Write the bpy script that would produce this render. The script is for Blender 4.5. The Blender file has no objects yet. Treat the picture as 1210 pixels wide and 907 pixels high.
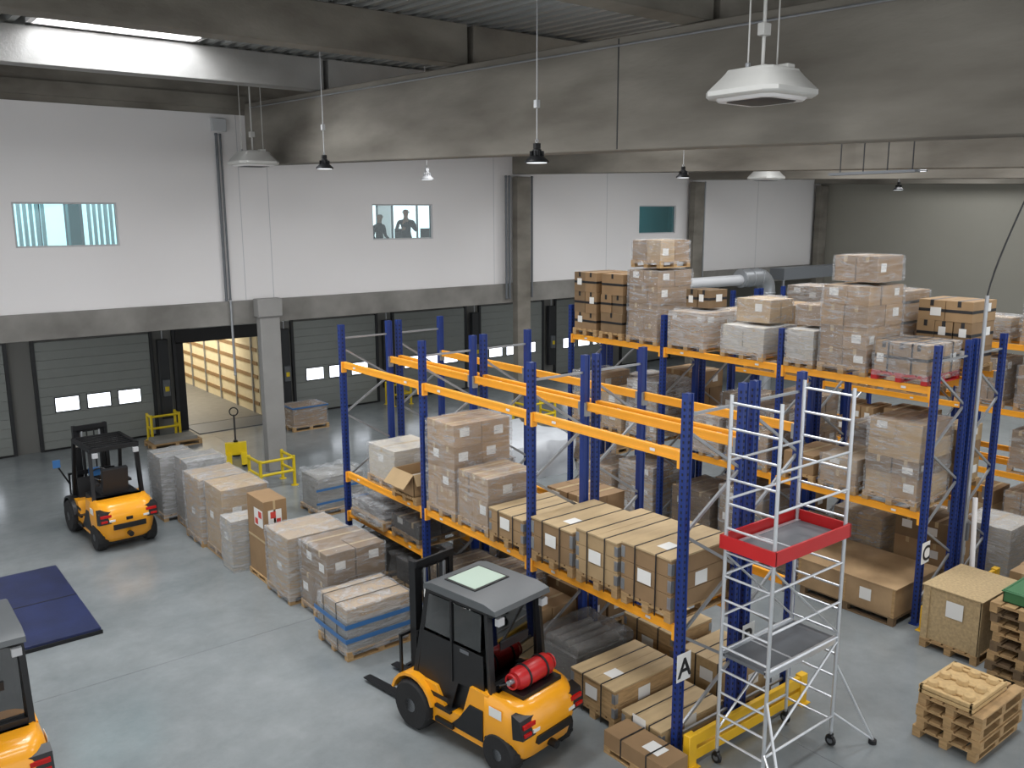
import bpy, bmesh, math, random
import numpy as np
from mathutils import Vector, Matrix
rnd=random.Random(11)
S=bpy.context.scene
S.view_settings.view_transform='Standard'
S.view_settings.exposure=0.42

# ------------------------------------------------------------------ materials
def lin(c):
    return tuple((x/255/12.92 if x/255<=.04045 else ((x/255+.055)/1.055)**2.4) for x in c)+(1,)
def M(name,c,rough=.6,metal=0,var=0,scale=4,bump=0,bscale=40,emit=0,stretch=None,c2=None,coat=0,rv=.1):
    m=bpy.data.materials.new(name);m.use_nodes=True;nt=m.node_tree;p=nt.nodes['Principled BSDF']
    col=lin(c);p.inputs['Base Color'].default_value=col;p.inputs['Roughness'].default_value=rough;p.inputs['Metallic'].default_value=metal
    if coat:p.inputs['Coat Weight'].default_value=coat
    tc=nt.nodes.new('ShaderNodeTexCoord');mp=nt.nodes.new('ShaderNodeMapping');nt.links.new(tc.outputs['Object'],mp.inputs[0])
    if stretch:mp.inputs['Scale'].default_value=stretch
    if var or c2:
        n=nt.nodes.new('ShaderNodeTexNoise');n.inputs['Scale'].default_value=scale;n.inputs['Detail'].default_value=5
        nt.links.new(mp.outputs[0],n.inputs[0])
        r=nt.nodes.new('ShaderNodeValToRGB');nt.links.new(n.outputs[0],r.inputs[0])
        r.color_ramp.elements[0].position=.3;r.color_ramp.elements[1].position=.7
        a=col if not c2 else lin(c2)
        r.color_ramp.elements[0].color=tuple(x*(1-var) for x in a[:3])+(1,)
        r.color_ramp.elements[1].color=tuple(min(1,x*(1+var)) for x in col[:3])+(1,)
        oi=nt.nodes.new('ShaderNodeObjectInfo');h=nt.nodes.new('ShaderNodeHueSaturation')
        mr=nt.nodes.new('ShaderNodeMapRange');mr.inputs[3].default_value=1-rv;mr.inputs[4].default_value=1+rv
        nt.links.new(oi.outputs['Random'],mr.inputs[0]);nt.links.new(mr.outputs[0],h.inputs['Value'])
        nt.links.new(r.outputs[0],h.inputs['Color']);nt.links.new(h.outputs[0],p.inputs['Base Color'])
    if bump:
        n2=nt.nodes.new('ShaderNodeTexNoise');n2.inputs['Scale'].default_value=bscale;nt.links.new(mp.outputs[0],n2.inputs[0])
        b=nt.nodes.new('ShaderNodeBump');b.inputs['Strength'].default_value=bump;b.inputs['Distance'].default_value=.02
        nt.links.new(n2.outputs[0],b.inputs['Height']);nt.links.new(b.outputs[0],p.inputs['Normal'])
    if emit:
        p.inputs['Emission Color'].default_value=col;p.inputs['Emission Strength'].default_value=emit
    return m
def filmmat(name,tint,lo,hi,rough=.14):
    m=bpy.data.materials.new(name);m.use_nodes=True;nt=m.node_tree;p=nt.nodes['Principled BSDF'];out=nt.nodes['Material Output']
    p.inputs['Base Color'].default_value=lin(tint);p.inputs['Roughness'].default_value=rough
    tc=nt.nodes.new('ShaderNodeTexCoord');mp=nt.nodes.new('ShaderNodeMapping');mp.inputs['Scale'].default_value=(1.2,1.2,7)
    mp.inputs['Rotation'].default_value=(.22,.2,0)
    nt.links.new(tc.outputs['Object'],mp.inputs[0])
    n=nt.nodes.new('ShaderNodeTexNoise');n.inputs['Scale'].default_value=2.4;n.inputs['Detail'].default_value=7;n.inputs['Roughness'].default_value=.62;n.inputs['Distortion'].default_value=.7
    nt.links.new(mp.outputs[0],n.inputs[0])
    mr=nt.nodes.new('ShaderNodeMapRange');mr.inputs[1].default_value=.42;mr.inputs[2].default_value=.7;mr.inputs[3].default_value=lo;mr.inputs[4].default_value=hi
    nt.links.new(n.outputs[0],mr.inputs[0])
    n3=nt.nodes.new('ShaderNodeTexNoise');n3.inputs['Scale'].default_value=7;n3.inputs['Detail'].default_value=4;n3.inputs['Distortion'].default_value=1.5;nt.links.new(mp.outputs[0],n3.inputs[0])
    ad=nt.nodes.new('ShaderNodeMath');ad.operation='ADD';nt.links.new(n.outputs[0],ad.inputs[0]);nt.links.new(n3.outputs[0],ad.inputs[1])
    b=nt.nodes.new('ShaderNodeBump');b.inputs['Strength'].default_value=.8;b.inputs['Distance'].default_value=.05
    nt.links.new(ad.outputs[0],b.inputs['Height']);nt.links.new(b.outputs[0],p.inputs['Normal'])
    t=nt.nodes.new('ShaderNodeBsdfTransparent');mx=nt.nodes.new('ShaderNodeMixShader')
    nt.links.new(mr.outputs[0],mx.inputs[0]);nt.links.new(t.outputs[0],mx.inputs[1]);nt.links.new(p.outputs[0],mx.inputs[2])
    nt.links.new(mx.outputs[0],out.inputs[0]);return m
def glassmat(name,tint,g=.12):
    m=bpy.data.materials.new(name);m.use_nodes=True;nt=m.node_tree;out=nt.nodes['Material Output']
    t=nt.nodes.new('ShaderNodeBsdfTransparent');t.inputs[0].default_value=lin(tint)
    gl=nt.nodes.new('ShaderNodeBsdfGlossy');gl.inputs['Roughness'].default_value=.03
    mx=nt.nodes.new('ShaderNodeMixShader');mx.inputs[0].default_value=g
    nt.links.new(t.outputs[0],mx.inputs[1]);nt.links.new(gl.outputs[0],mx.inputs[2]);nt.links.new(mx.outputs[0],out.inputs[0]);return m

CB=[M('cardboard_a',(156,127,91),.75,var=.1,scale=3),M('cardboard_b',(138,111,79),.75,var=.1,scale=3),
    M('cardboard_c',(170,144,106),.75,var=.08,scale=3),M('cardboard_d',(120,98,71),.75,var=.1,scale=3)]
CBW=M('cardboard_pale',(180,172,157),.7,var=.06,scale=3)
CBG=M('cardboard_grey',(138,137,132),.6,var=.06,scale=3)
TAPE=M('packing_tape',(178,156,118),.3)
PAPER=M('paper_label',(220,220,216),.6)
BTAPE=M('black_strap',(28,28,30),.4)
BLUE_T=M('blue_tape',(56,106,160),.35)
RED=M('red_paint',(180,30,32),.35,var=.06)
REDST=M('red_sticker',(196,62,54),.5)
WOOD=M('pallet_wood',(168,137,95),.8,var=.22,scale=6,bump=.2,stretch=(1,1,6))
WOODD=M('pallet_wood_dark',(110,90,66),.85,var=.2,scale=6,bump=.2)
CRATE=M('crate_wood',(176,149,107),.75,var=.12,scale=2.5,bump=.1,stretch=(1,5,5))
PLYT=M('crate_lid_plywood',(180,157,119),.7,var=.1,scale=2.2,stretch=(1,4,4))
PLY=M('plywood',(166,139,104),.65,var=.12,scale=2,c2=(146,119,86),bump=.05)
OSB=M('osb_board',(178,155,116),.75,var=.18,scale=26,bump=.2,bscale=50)
PULP=M('pressed_wood',(188,159,112),.85,var=.12,scale=18,bump=.2)
FILM=filmmat('stretch_film',(216,219,222),.13,.5)
FILMW=filmmat('stretch_film_white',(210,212,214),.27,.64,.17)
FILMK=filmmat('stretch_film_smoky',(104,103,102),.35,.7,.12)
WCARG=M('dark_goods',(72,70,70),.5,var=.3,scale=5)
TARP=M('white_tarp',(190,194,198),.45,var=.05,bump=.5,bscale=3)
BLUE=M('rack_blue',(22,50,120),.42,var=.06)
BLUEH=M('rack_slot',(8,14,34),.6)
ORNG=M('rack_orange',(242,166,46),.42,var=.03,rv=.02)
YEL=M('safety_yellow',(220,192,26),.45,var=.08)
YELO=M('rackguard_yellow',(222,174,34),.45,var=.08)
GALV=M('galvanised_steel',(158,161,164),.38,.6,var=.08)
ALU=M('aluminium',(194,197,200),.32,.6,var=.05)
FORANGE=M('forklift_orange',(236,160,28),.3,var=.02,coat=.3,rv=.02)
BLK=M('black_plastic',(18,19,21),.42,var=.2)
BLKM=M('black_steel',(28,29,31),.4,.3)
RUB=M('rubber',(24,24,25),.75,var=.2,bump=.2)
GREYP=M('grey_paint',(96,100,104),.45)
ROOFG=M('cab_roof_grey',(84,88,90),.4)
LGREY=M('light_grey_plastic',(182,184,186),.45)
HEAT=M('heater_casing',(188,188,184),.45,var=.03)
TAIL=M('tail_light_red',(180,20,18),.25)
CLAMP=M('clear_lamp',(220,220,215),.15)
SEAT=M('seat_vinyl',(32,32,34),.55)
CONC=M('concrete',(128,126,121),.8,var=.13,scale=1.2,c2=(112,110,105),bump=.15,bscale=18,rv=.03)
CONCB=M('concrete_beam',(124,120,111),.82,var=.18,scale=.8,c2=(104,99,90),bump=.2,bscale=14,stretch=(1,.5,2),rv=.03)
CONCL=M('concrete_light',(140,139,136),.8,var=.1,scale=1.4,bump=.15,bscale=18,rv=.03)
WHITE=M('white_wall_paint',(221,219,218),.7,var=.015,scale=.6,rv=0)
WHITEB=M('white_blind',(226,232,234),.6)
RWALL=M('panel_wall_paint',(142,140,130),.6,var=.03,scale=.6,rv=0)
DWALL=M('dock_wall',(116,116,112),.75,var=.06,scale=.8,rv=0)
DOORM=M('sectional_door_panel',(134,138,134),.5,var=.03,rv=.03)
DKG=M('dark_grey_frame',(42,44,46),.5)
DECK=M('corrugated_deck',(142,144,142),.45,.35,var=.08,scale=.8)
TEAL=M('teal_wall',(84,128,132),.5,var=.05)
MATB=M('blue_steel_plate',(28,37,76),.42,.1,var=.3,scale=2.2,bump=.1)
GREEN=M('green_crate_plastic',(54,106,66),.5)
TRF=M('trailer_floor',(116,114,108),.5,var=.1)
DAY=M('daylight_pane',(240,246,255),.5,emit=2.0)
DAYO=M('daylight_office_window',(236,244,246),.5,emit=1.25)
DAYS=M('skylight_pane',(235,244,255),.5,emit=3.5)
TRW=M('trailer_panel',(222,210,178),.6,var=.05)
TRS=M('trailer_slat',(142,114,78),.6,var=.15)
GLC=glassmat('window_glass_cyan',(206,234,238),.08)
GLN=glassmat('window_glass',(226,240,242),.06)
GLK=glassmat('cab_glass',(100,108,108),.2)
NAVY=M('navy_cloth',(34,40,58),.8,var=.1);DCL=M('dark_cloth',(18,19,24),.8,var=.1);GCL=M('grey_cloth',(48,46,50),.8,var=.1)
SKIN=M('skin',(170,126,104),.55);HAIR=M('dark_hair',(28,22,18),.7);EYE=M('eye',(20,18,18),.3)
HB=M('led_panel',(240,245,250),.4,emit=.8)
PANEL=M('roof_panel_green',(166,184,170),.4)

FL=bpy.data.materials.new('polished_concrete_floor');FL.use_nodes=True
nt=FL.node_tree;p=nt.nodes['Principled BSDF'];tc=nt.nodes.new('ShaderNodeTexCoord')
n1=nt.nodes.new('ShaderNodeTexNoise');n1.inputs['Scale'].default_value=.32;n1.inputs['Detail'].default_value=9;n1.inputs['Roughness'].default_value=.7
n2=nt.nodes.new('ShaderNodeTexNoise');n2.inputs['Scale'].default_value=1.5;n2.inputs['Detail'].default_value=10;n2.inputs['Roughness'].default_value=.72;n2.inputs['Distortion'].default_value=.3
r=nt.nodes.new('ShaderNodeValToRGB');r.color_ramp.elements[0].position=.33;r.color_ramp.elements[0].color=lin((116,123,125));r.color_ramp.elements[1].position=.68;r.color_ramp.elements[1].color=lin((146,151,152))
r2=nt.nodes.new('ShaderNodeValToRGB');r2.color_ramp.elements[0].position=.28;r2.color_ramp.elements[0].color=(.82,.82,.82,1);r2.color_ramp.elements[1].position=.68;r2.color_ramp.elements[1].color=(1,1,1,1)
mx=nt.nodes.new('ShaderNodeMixRGB');mx.blend_type='MULTIPLY';mx.inputs[0].default_value=.8
for n in(n1,n2):nt.links.new(tc.outputs['Object'],n.inputs[0])
nt.links.new(n1.outputs[0],r.inputs[0]);nt.links.new(n2.outputs[0],r2.inputs[0]);nt.links.new(r.outputs[0],mx.inputs[1]);nt.links.new(r2.outputs[0],mx.inputs[2]);nt.links.new(mx.outputs[0],p.inputs['Base Color'])
mr=nt.nodes.new('ShaderNodeMapRange');mr.inputs[3].default_value=.1;mr.inputs[4].default_value=.3;nt.links.new(n2.outputs[0],mr.inputs[0]);nt.links.new(mr.outputs[0],p.inputs['Roughness'])

# ------------------------------------------------------------------ builder
class B:
    def __init__(s,T=None): s.v=[];s.f=[];s.m=[];s.mats=[];s.T=T
    def mi(s,m):
        if m not in s.mats:s.mats.append(m)
        return s.mats.index(m)
    def add(s,vs,fs,m):
        o=len(s.v);i=s.mi(m)
        for q in vs:
            q=Vector(q);s.v.append(s.T@q if s.T else q)
        for f in fs:s.f.append([o+k for k in f]);s.m.append(i)
    def box(s,x0,x1,y0,y1,z0,z1,m):
        vs=[(x,y,z) for z in(z0,z1) for y in(y0,y1) for x in(x0,x1)]
        s.add(vs,[(0,2,3,1),(4,5,7,6),(0,1,5,4),(2,6,7,3),(0,4,6,2),(1,3,7,5)],m)
    def obox(s,c,d,R,m):
        c=Vector(c);vs=[c+R@Vector((sx*d[0]/2,sy*d[1]/2,sz*d[2]/2)) for sz in(-1,1) for sy in(-1,1) for sx in(-1,1)]
        s.add(vs,[(0,2,3,1),(4,5,7,6),(0,1,5,4),(2,6,7,3),(0,4,6,2),(1,3,7,5)],m)
    def bar(s,p0,p1,w,h,m):
        p0=Vector(p0);p1=Vector(p1);d=p1-p0;L=d.length
        R=d.to_track_quat('X','Z').to_matrix();s.obox((p0+p1)/2,(L,w,h),R,m)
    def cyl(s,p0,p1,r,m,n=12,r2=None):
        p0=Vector(p0);p1=Vector(p1);r2=r if r2 is None else r2
        R=(p1-p0).to_track_quat('Z','Y').to_matrix()
        vs=[p0+R@Vector((r*math.cos(2*math.pi*i/n),r*math.sin(2*math.pi*i/n),0)) for i in range(n)]
        vs+=[p1+R@Vector((r2*math.cos(2*math.pi*i/n),r2*math.sin(2*math.pi*i/n),0)) for i in range(n)]
        fs=[(i,(i+1)%n,n+(i+1)%n,n+i) for i in range(n)]+[tuple(range(n))[::-1],tuple(range(n,2*n))]
        s.add(vs,fs,m)
    def path(s,pts,r,m,n=8):
        for a,b in zip(pts[:-1],pts[1:]):s.cyl(a,b,r,m,n)
    def prism(s,poly,ax,a,b,m):
        def P(q,t):
            return (t,q[0],q[1]) if ax=='x' else ((q[0],t,q[1]) if ax=='y' else (q[0],q[1],t))
        n=len(poly);vs=[P(q,a) for q in poly]+[P(q,b) for q in poly]
        s.add(vs,[(i,(i+1)%n,n+(i+1)%n,n+i) for i in range(n)]+[tuple(range(n))[::-1],tuple(range(n,2*n))],m)
    def loft(s,rings,m,cap=True):
        n=len(rings[0]);vs=[q for r in rings for q in r];fs=[]
        for k in range(len(rings)-1):
            for i in range(n):fs.append((k*n+i,k*n+(i+1)%n,(k+1)*n+(i+1)%n,(k+1)*n+i))
        if cap:fs+=[tuple(range(n))[::-1],tuple(range((len(rings)-1)*n,len(rings)*n))]
        s.add(vs,fs,m)
    def ball(s,c,r,m,sc=(1,1,1),n=12):
        rings=[]
        for k in range(1,n//2):
            a=math.pi*k/(n//2);rings.append([(c[0]+r*sc[0]*math.sin(a)*math.cos(2*math.pi*i/n),c[1]+r*sc[1]*math.sin(a)*math.sin(2*math.pi*i/n),c[2]-r*sc[2]*math.cos(a)) for i in range(n)])
        s.loft(rings,m)
    def torus(s,c,R0,r,m,ax=Vector((0,0,1)),n=20,k=8):
        Q=Vector(ax).to_track_quat('Z','Y').to_matrix();c=Vector(c);vs=[];fs=[]
        for i in range(n):
            a=2*math.pi*i/n
            for j in range(k):
                b=2*math.pi*j/k;rr=R0+r*math.cos(b);vs.append(c+Q@Vector((rr*math.cos(a),rr*math.sin(a),r*math.sin(b))))
        for i in range(n):
            for j in range(k):fs.append((i*k+j,((i+1)%n)*k+j,((i+1)%n)*k+(j+1)%k,i*k+(j+1)%k))
        s.add(vs,fs,m)
    def film(s,x0,x1,y0,y1,z0,z1,m,amp=.01,st=.13,round_=.04):
        def grid(n):return max(2,int(n/st))
        nx,ny,nz=grid(x1-x0),grid(y1-y0),grid(z1-z0)
        idx={};vs=[];fs=[]
        def V(i,j,k):
            key=(i,j,k)
            if key not in idx:
                x=x0+(x1-x0)*i/nx;y=y0+(y1-y0)*j/ny;z=z0+(z1-z0)*k/nz
                e=(i in(0,nx))+(j in(0,ny))+(k==nz)
                cx,cy=(x0+x1)/2,(y0+y1)/2
                if e>=2:
                    x+=(cx-x)/abs(cx-x)*round_*.5 if i in(0,nx) else 0
                    y+=(cy-y)/abs(cy-y)*round_*.5 if j in(0,ny) else 0
                    if k==nz:z-=round_*.5
                x+=rnd.uniform(-amp,amp);y+=rnd.uniform(-amp,amp)
                if k:z+=rnd.uniform(-amp,amp)
                idx[key]=len(vs);vs.append((x,y,z))
            return idx[key]
        for i in range(nx):
            for k in range(nz):
                fs.append((V(i,0,k),V(i+1,0,k),V(i+1,0,k+1),V(i,0,k+1)));fs.append((V(i,ny,k),V(i,ny,k+1),V(i+1,ny,k+1),V(i+1,ny,k)))
        for j in range(ny):
            for k in range(nz):
                fs.append((V(0,j,k),V(0,j,k+1),V(0,j+1,k+1),V(0,j+1,k)));fs.append((V(nx,j,k),V(nx,j+1,k),V(nx,j+1,k+1),V(nx,j,k+1)))
        for i in range(nx):
            for j in range(ny):fs.append((V(i,j,nz),V(i+1,j,nz),V(i+1,j+1,nz),V(i,j+1,nz)))
        s.add(vs,fs,m)
    def finish(s,name,bevel=0,smooth=True,parent=None,recenter=True,seg=1):
        me=bpy.data.meshes.new(name)
        vs=[Vector(q) for q in s.v]
        loc=Vector((0,0,0))
        if recenter and parent is None:
            xs=[q.x for q in vs];ys=[q.y for q in vs];zs=[q.z for q in vs]
            loc=Vector(((min(xs)+max(xs))/2,(min(ys)+max(ys))/2,min(zs)))
        me.from_pydata([q-loc for q in vs],[],s.f)
        for m in s.mats:me.materials.append(m)
        me.polygons.foreach_set('material_index',s.m)
        bm=bmesh.new();bm.from_mesh(me);bmesh.ops.recalc_face_normals(bm,faces=bm.faces);bm.to_mesh(me);bm.free()
        if smooth:
            me.shade_smooth();me.set_sharp_from_angle(angle=math.radians(38))
        ob=bpy.data.objects.new(name,me);bpy.context.collection.objects.link(ob);ob.location=loc
        if bevel:
            b=ob.modifiers.new('bevel','BEVEL');b.width=bevel;b.segments=seg;b.limit_method='ANGLE';b.angle_limit=math.radians(50)
        if parent:ob.parent=parent
        return ob

# ------------------------------------------------------------------ goods
def pallet(b,x0,x1,y0,y1,z,m=None,h=.144):
    m=m or WOOD
    lx,ly=x1-x0,y1-y0
    t=.022
    if lx>=ly:
        n=5
        for i in range(n):
            w=ly/(n+.9);a=y0+(ly-w)*i/(n-1);b.box(x0,x1,a,a+w,z+h-t,z+h,m)
        for i in range(3):
            w=.1;a=x0+(lx-w)*i/2;b.box(a,a+w,y0,y1,z+h-2*t,z+h-t,m)
            for j in range(3):
                c=y0+(ly-w)*j/2;b.box(a,a+w,c,c+w,z+t,z+h-2*t,m)
        for j in range(3):
            c=y0+(ly-.1)*j/2;b.box(x0,x1,c,c+.1,z,z+t,m)
    else:
        n=5
        for i in range(n):
            w=lx/(n+.9);a=x0+(lx-w)*i/(n-1);b.box(a,a+w,y0,y1,z+h-t,z+h,m)
        for i in range(3):
            w=.1;a=y0+(ly-w)*i/2;b.box(x0,x1,a,a+w,z+h-2*t,z+h-t,m)
            for j in range(3):
                c=x0+(lx-w)*j/2;b.box(c,c+w,a,a+w,z+t,z+h-2*t,m)
        for j in range(3):
            c=x0+(lx-.1)*j/2;b.box(c,c+.1,y0,y1,z,z+t,m)
def carton(b,x0,x1,y0,y1,z0,z1,m,tape=None,label=.3):
    g=.004;b.box(x0+g,x1-g,y0+g,y1-g,z0,z1-.003,m)
    tape=tape or TAPE
    cy=(y0+y1)/2
    b.box(x0+g,x1-g,cy-.03,cy+.03,z1-.003,z1-.001,tape)
    b.box(x0+g-.002,x0+g,cy-.03,cy+.03,z1-.1,z1-.003,tape)
    if tape is BTAPE:
        zm=(z0+z1)/2;b.box(x0+g-.002,x0+g,y0+g,y1-g,zm-.025,zm+.025,tape);b.box(x0+g,x1-g,y0+g-.002,y0+g,zm-.025,zm+.025,tape)
    if rnd.random()<label:
        w=min(.18,(y1-y0)*.4);h=min(.14,(z1-z0)*.4);yy=y0+(y1-y0)*rnd.uniform(.3,.7);zz=z0+(z1-z0)*rnd.uniform(.4,.7)
        b.box(x0+g-.004,x0+g-.002,yy-w/2,yy+w/2,zz-h/2,zz+h/2,PAPER)
    if rnd.random()<label:
        w=min(.18,(x1-x0)*.4);h=min(.14,(z1-z0)*.4);xx=x0+(x1-x0)*rnd.uniform(.3,.7);zz=z0+(z1-z0)*rnd.uniform(.4,.7)
        b.box(xx-w/2,xx+w/2,y0+g-.004,y0+g-.002,zz-h/2,zz+h/2,PAPER)
def straps(b,x0,x1,y0,y1,z0,z1,m,ax='x',n=2,w=.03):
    e=.006
    for i in range(n):
        if ax=='x':
            c=y0+(y1-y0)*(i+.7)/(n+.4)
            b.box(x0-e,x1+e,c-w/2,c+w/2,z1,z1+e,m);b.box(x0-e,x0,c-w/2,c+w/2,z0,z1,m);b.box(x1,x1+e,c-w/2,c+w/2,z0,z1,m)
        else:
            c=x0+(x1-x0)*(i+.7)/(n+.4)
            b.box(c-w/2,c+w/2,y0-e,y1+e,z1,z1+e,m);b.box(c-w/2,c+w/2,y0-e,y0,z0,z1,m);b.box(c-w/2,c+w/2,y1,y1+e,z0,z1,m)
def load(x0,x1,y0,y1,z,h,n=(2,2,3),film=None,strap=None,mats=None,name=None,pal=WOOD,jit=.014,label=.4,drop=0,tape=None):
    b=B();zz=z
    if pal: pallet(b,x0,x1,y0,y1,z,pal);zz=z+.144
    mats=mats or CB;base=rnd.choice(mats)
    nx0,ny0,nz=n;top=z+h
    # layer heights vary, cartons of mixed footprint per layer
    hs=[rnd.uniform(.8,1.25) for _ in range(nz)];tot=sum(hs);zc=zz
    for k in range(nz):
        zn=zc+(top-zz)*hs[k]/tot
        nx,ny=nx0,ny0
        if nz>1 and nx0*ny0>1:
            ny=max(1,ny0+rnd.choice((0,0,1)));nx=max(1,nx0+rnd.choice((0,0,-1)))
        ly=rnd.choice(mats) if rnd.random()<.4 else base
        for i in range(nx):
            for j in range(ny):
                if k==nz-1 and nz>1 and rnd.random()<drop:continue
                m=ly if rnd.random()<.75 else rnd.choice(mats)
                a=x0+.02+(x1-x0-.04)*i/nx;c=y0+.02+(y1-y0-.04)*j/ny
                dx=rnd.uniform(-jit,jit);dy=rnd.uniform(-jit,jit)
                carton(b,a+dx,a+(x1-x0-.04)/nx+dx-.004,c+dy,c+(y1-y0-.04)/ny+dy-.004,zc,zn,m,tape,label)
        zc=zn
    if strap:
        straps(b,x0,x1,y0,y1,zz,top,strap,'x',2);straps(b,x0,x1,y0,y1,zz,top,strap,'y',2)
    if film:b.film(x0-.02,x1+.02,y0-.02,y1+.02,z+.07 if pal else z,top+.02,film)
    return b.finish(name or ('shrink_wrapped_pallet_load' if film else 'palletized_cartons'),bevel=.004)
def crate(x0,x1,y0,y1,z,h,name='wooden_crate',m=None,side=None,ns=2,lid=2,collars=True):
    m=m or PLYT
    b=B();pallet(b,x0,x1,y0,y1,z);zz=z+.144
    t=.022;top=z+h;side=side or CRATE
    b.box(x0+t,x1-t,y0+t,y1-t,zz,top-t,side)
    nb=max(1,round((top-t-zz)/.2))
    for k in range(nb):
        a=zz+(top-t-zz)*k/nb+.003;c=zz+(top-t-zz)*(k+1)/nb-.003
        b.box(x0,x0+t,y0,y1,a,c,side);b.box(x1-t,x1,y0,y1,a,c,side);b.box(x0+t,x1-t,y0,y0+t,a,c,side);b.box(x0+t,x1-t,y1-t,y1,a,c,side)
        if collars:
            for yy in(y0-.004,y1-.056):b.box(x0-.004,x0,yy,yy+.06,a+.03,c-.03,GALV)
            for xx in(x0-.004,x1-.056):b.box(xx,xx+.06,y0-.004,y0,a+.03,c-.03,GALV)
    for i in range(lid):
        a=y0+(y1-y0)*i/lid+.002;c=y0+(y1-y0)*(i+1)/lid-.002
        b.box(x0-.012,x1+.012,a,c,top-t,top,m)
    yy=y0+(y1-y0)*.38;b.box(x0-.014,x0-.011,yy,yy+.22,zz+(top-zz)*.35,zz+(top-zz)*.35+.17,PAPER)
    xx=x0+(x1-x0)*.35;b.box(xx,xx+.22,y0-.008,y0-.005,zz+(top-zz)*.35,zz+(top-zz)*.35+.17,PAPER)
    if rnd.random()<.4:b.box(x0+.2,x0+.42,y0+.25,y0+.42,top,top+.002,PAPER)
    straps(b,x0-.012,x1+.012,y0-.004,y1+.004,z+.03,top,BTAPE,'x',ns,.018)
    return b.finish(name,bevel=.003)

# ------------------------------------------------------------------ room
FX0,FX1=-9,33.2
def zg(y):return 9.12-.03*(21-y)
b=B();b.box(FX0,FX1+.3,-6,41,-.2,0,FL);b.finish('floor',smooth=False,recenter=False)
b=B()
for x in(0.2,8.9,17,25):b.box(x-.004,x+.004,-6,26.8,0,.0015,GREYP)
for y in(2,12.6,20.9):b.box(FX0,FX1,y-.004,y+.004,0,.0015,GREYP)
b.finish('trim_1',smooth=False,recenter=False)
wins=[(3.45,5.55,5.82,6.78),(12.08,14.02,5.82,6.78),(22.45,24.32,5.82,6.78)]
b=B();xs=FX0
for w in wins:
    b.box(xs,w[0],21.42,21.6,4.41,8.86,WHITE);b.box(w[0],w[1],21.42,21.6,4.41,w[2],WHITE);b.box(w[0],w[1],21.42,21.6,w[3],8.86,WHITE);xs=w[1]
b.box(xs,FX1,21.42,21.6,4.41,8.86,WHITE)
b.finish('wall_office',smooth=False,recenter=False)
b=B();b.box(FX0,FX1,21.44,21.65,8.86,9.9,CONCB);b.box(FX0,FX1,21.36,21.44,9.0,9.3,CONCB);b.finish('trim_2',smooth=False,recenter=False)
b=B();b.box(FX0,FX1,21.28,21.6,3.83,4.41,CONC)
b.box(FX0,FX1,21.6,27.2,3.95,4.8,CONC);b.finish('trim_3',recenter=False,bevel=.01)
b=B()
for x in(8.42,9.15,16.2,20.9,29):b.box(x-.008,x+.008,21.416,21.42,4.41,8.86,LGREY)
b.finish('trim_4',smooth=False,recenter=False)
for i,w in enumerate(wins):
    b=B();x0,x1,z0,z1=w;f=.035
    b.box(x0,x0+f,21.46,21.54,z0,z1,LGREY);b.box(x1-f,x1,21.46,21.54,z0,z1,LGREY);b.box(x0+f,x1-f,21.46,21.54,z0,z0+f,LGREY);b.box(x0+f,x1-f,21.46,21.54,z1-f,z1,LGREY)
    b.box(x0+f,x1-f,21.49,21.50,z0+f,z1-f,[GLC,GLN,GLC][i]);b.finish('window_%d'%(i+1),smooth=False,recenter=False)
b=B();b.box(FX0,FX1,26.9,27.1,4.8,8.6,WHITE);b.box(FX0,FX1,21.6,27.1,8.2,8.35,WHITE)
for x,m in((9.5,WHITE),(11.2,WHITE),(18.6,WHITE),(21.9,TEAL),(29.9,TEAL)):b.box(x,x+.1,21.6,26.9,4.8,8.2,m)
b.box(22,29.9,26.82,26.9,4.8,8.2,TEAL)
b.finish('wall_office_interior',smooth=False,recenter=False)
k=4
for x0,x1 in((2.6,3.9),(4.3,5.6),(6.0,7.3),(7.6,8.9),(14.6,15.3),(15.9,17.9)):
    b=B();b.box(x0,x1,26.85,26.9,5.7,7.9,DAYO);
    for a in(x0,(x0+x1)/2,x1):b.box(a-.03,a+.03,26.8,26.86,5.7,7.9,GREYP)
    b.box(x0,x1,26.8,26.86,5.64,5.7,GREYP);b.box(x0,x1,26.8,26.86,7.9,7.96,GREYP)
    b.finish('window_%d'%k,smooth=False,recenter=False);k+=1
b=B()
for i in range(24):
    x=3.9+i*.13
    if 4.6<x<5.5:continue
    b.obox((x,24.2,6.4),(.115,.004,2.6),Matrix.Rotation(.55,3,'Z'),WHITEB)
b.box(3.9,7.2,24.15,24.25,7.7,7.76,LGREY);b.finish('vertical_blinds')
b=B();b.box(5.0,5.25,23.6,23.9,4.8,8.2,TEAL);b.finish('office_column')
b=B();b.box(14.9,16.9,25.2,25.9,5.55,5.59,LGREY)
for x in(14.95,16.85):
    for y in(25.25,25.85):b.cyl((x,y,4.8),(x,y,5.56),.025,GALV)
for x in(15.2,16.2):
    b.box(x,x+.5,25.5,25.53,5.72,6.05,BLK);b.cyl((x+.25,25.55,5.59),(x+.25,25.55,5.8),.03,BLK);b.box(x+.1,x+.4,25.45,25.65,5.59,5.605,BLK)
b.finish('office_desk')
doors=[.7+3.8*i for i in range(8)];DW=3.05;DH=3.08;OPEN=2
b=B();xs=FX0
for x in doors:
    b.box(xs,x,27,27.25,0,3.95,DWALL);b.box(x,x+DW,27,27.25,DH,3.95,DWALL);xs=x+DW
b.box(xs,FX1,27,27.25,0,3.95,DWALL);b.finish('wall_dock',smooth=False,recenter=False)
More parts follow.
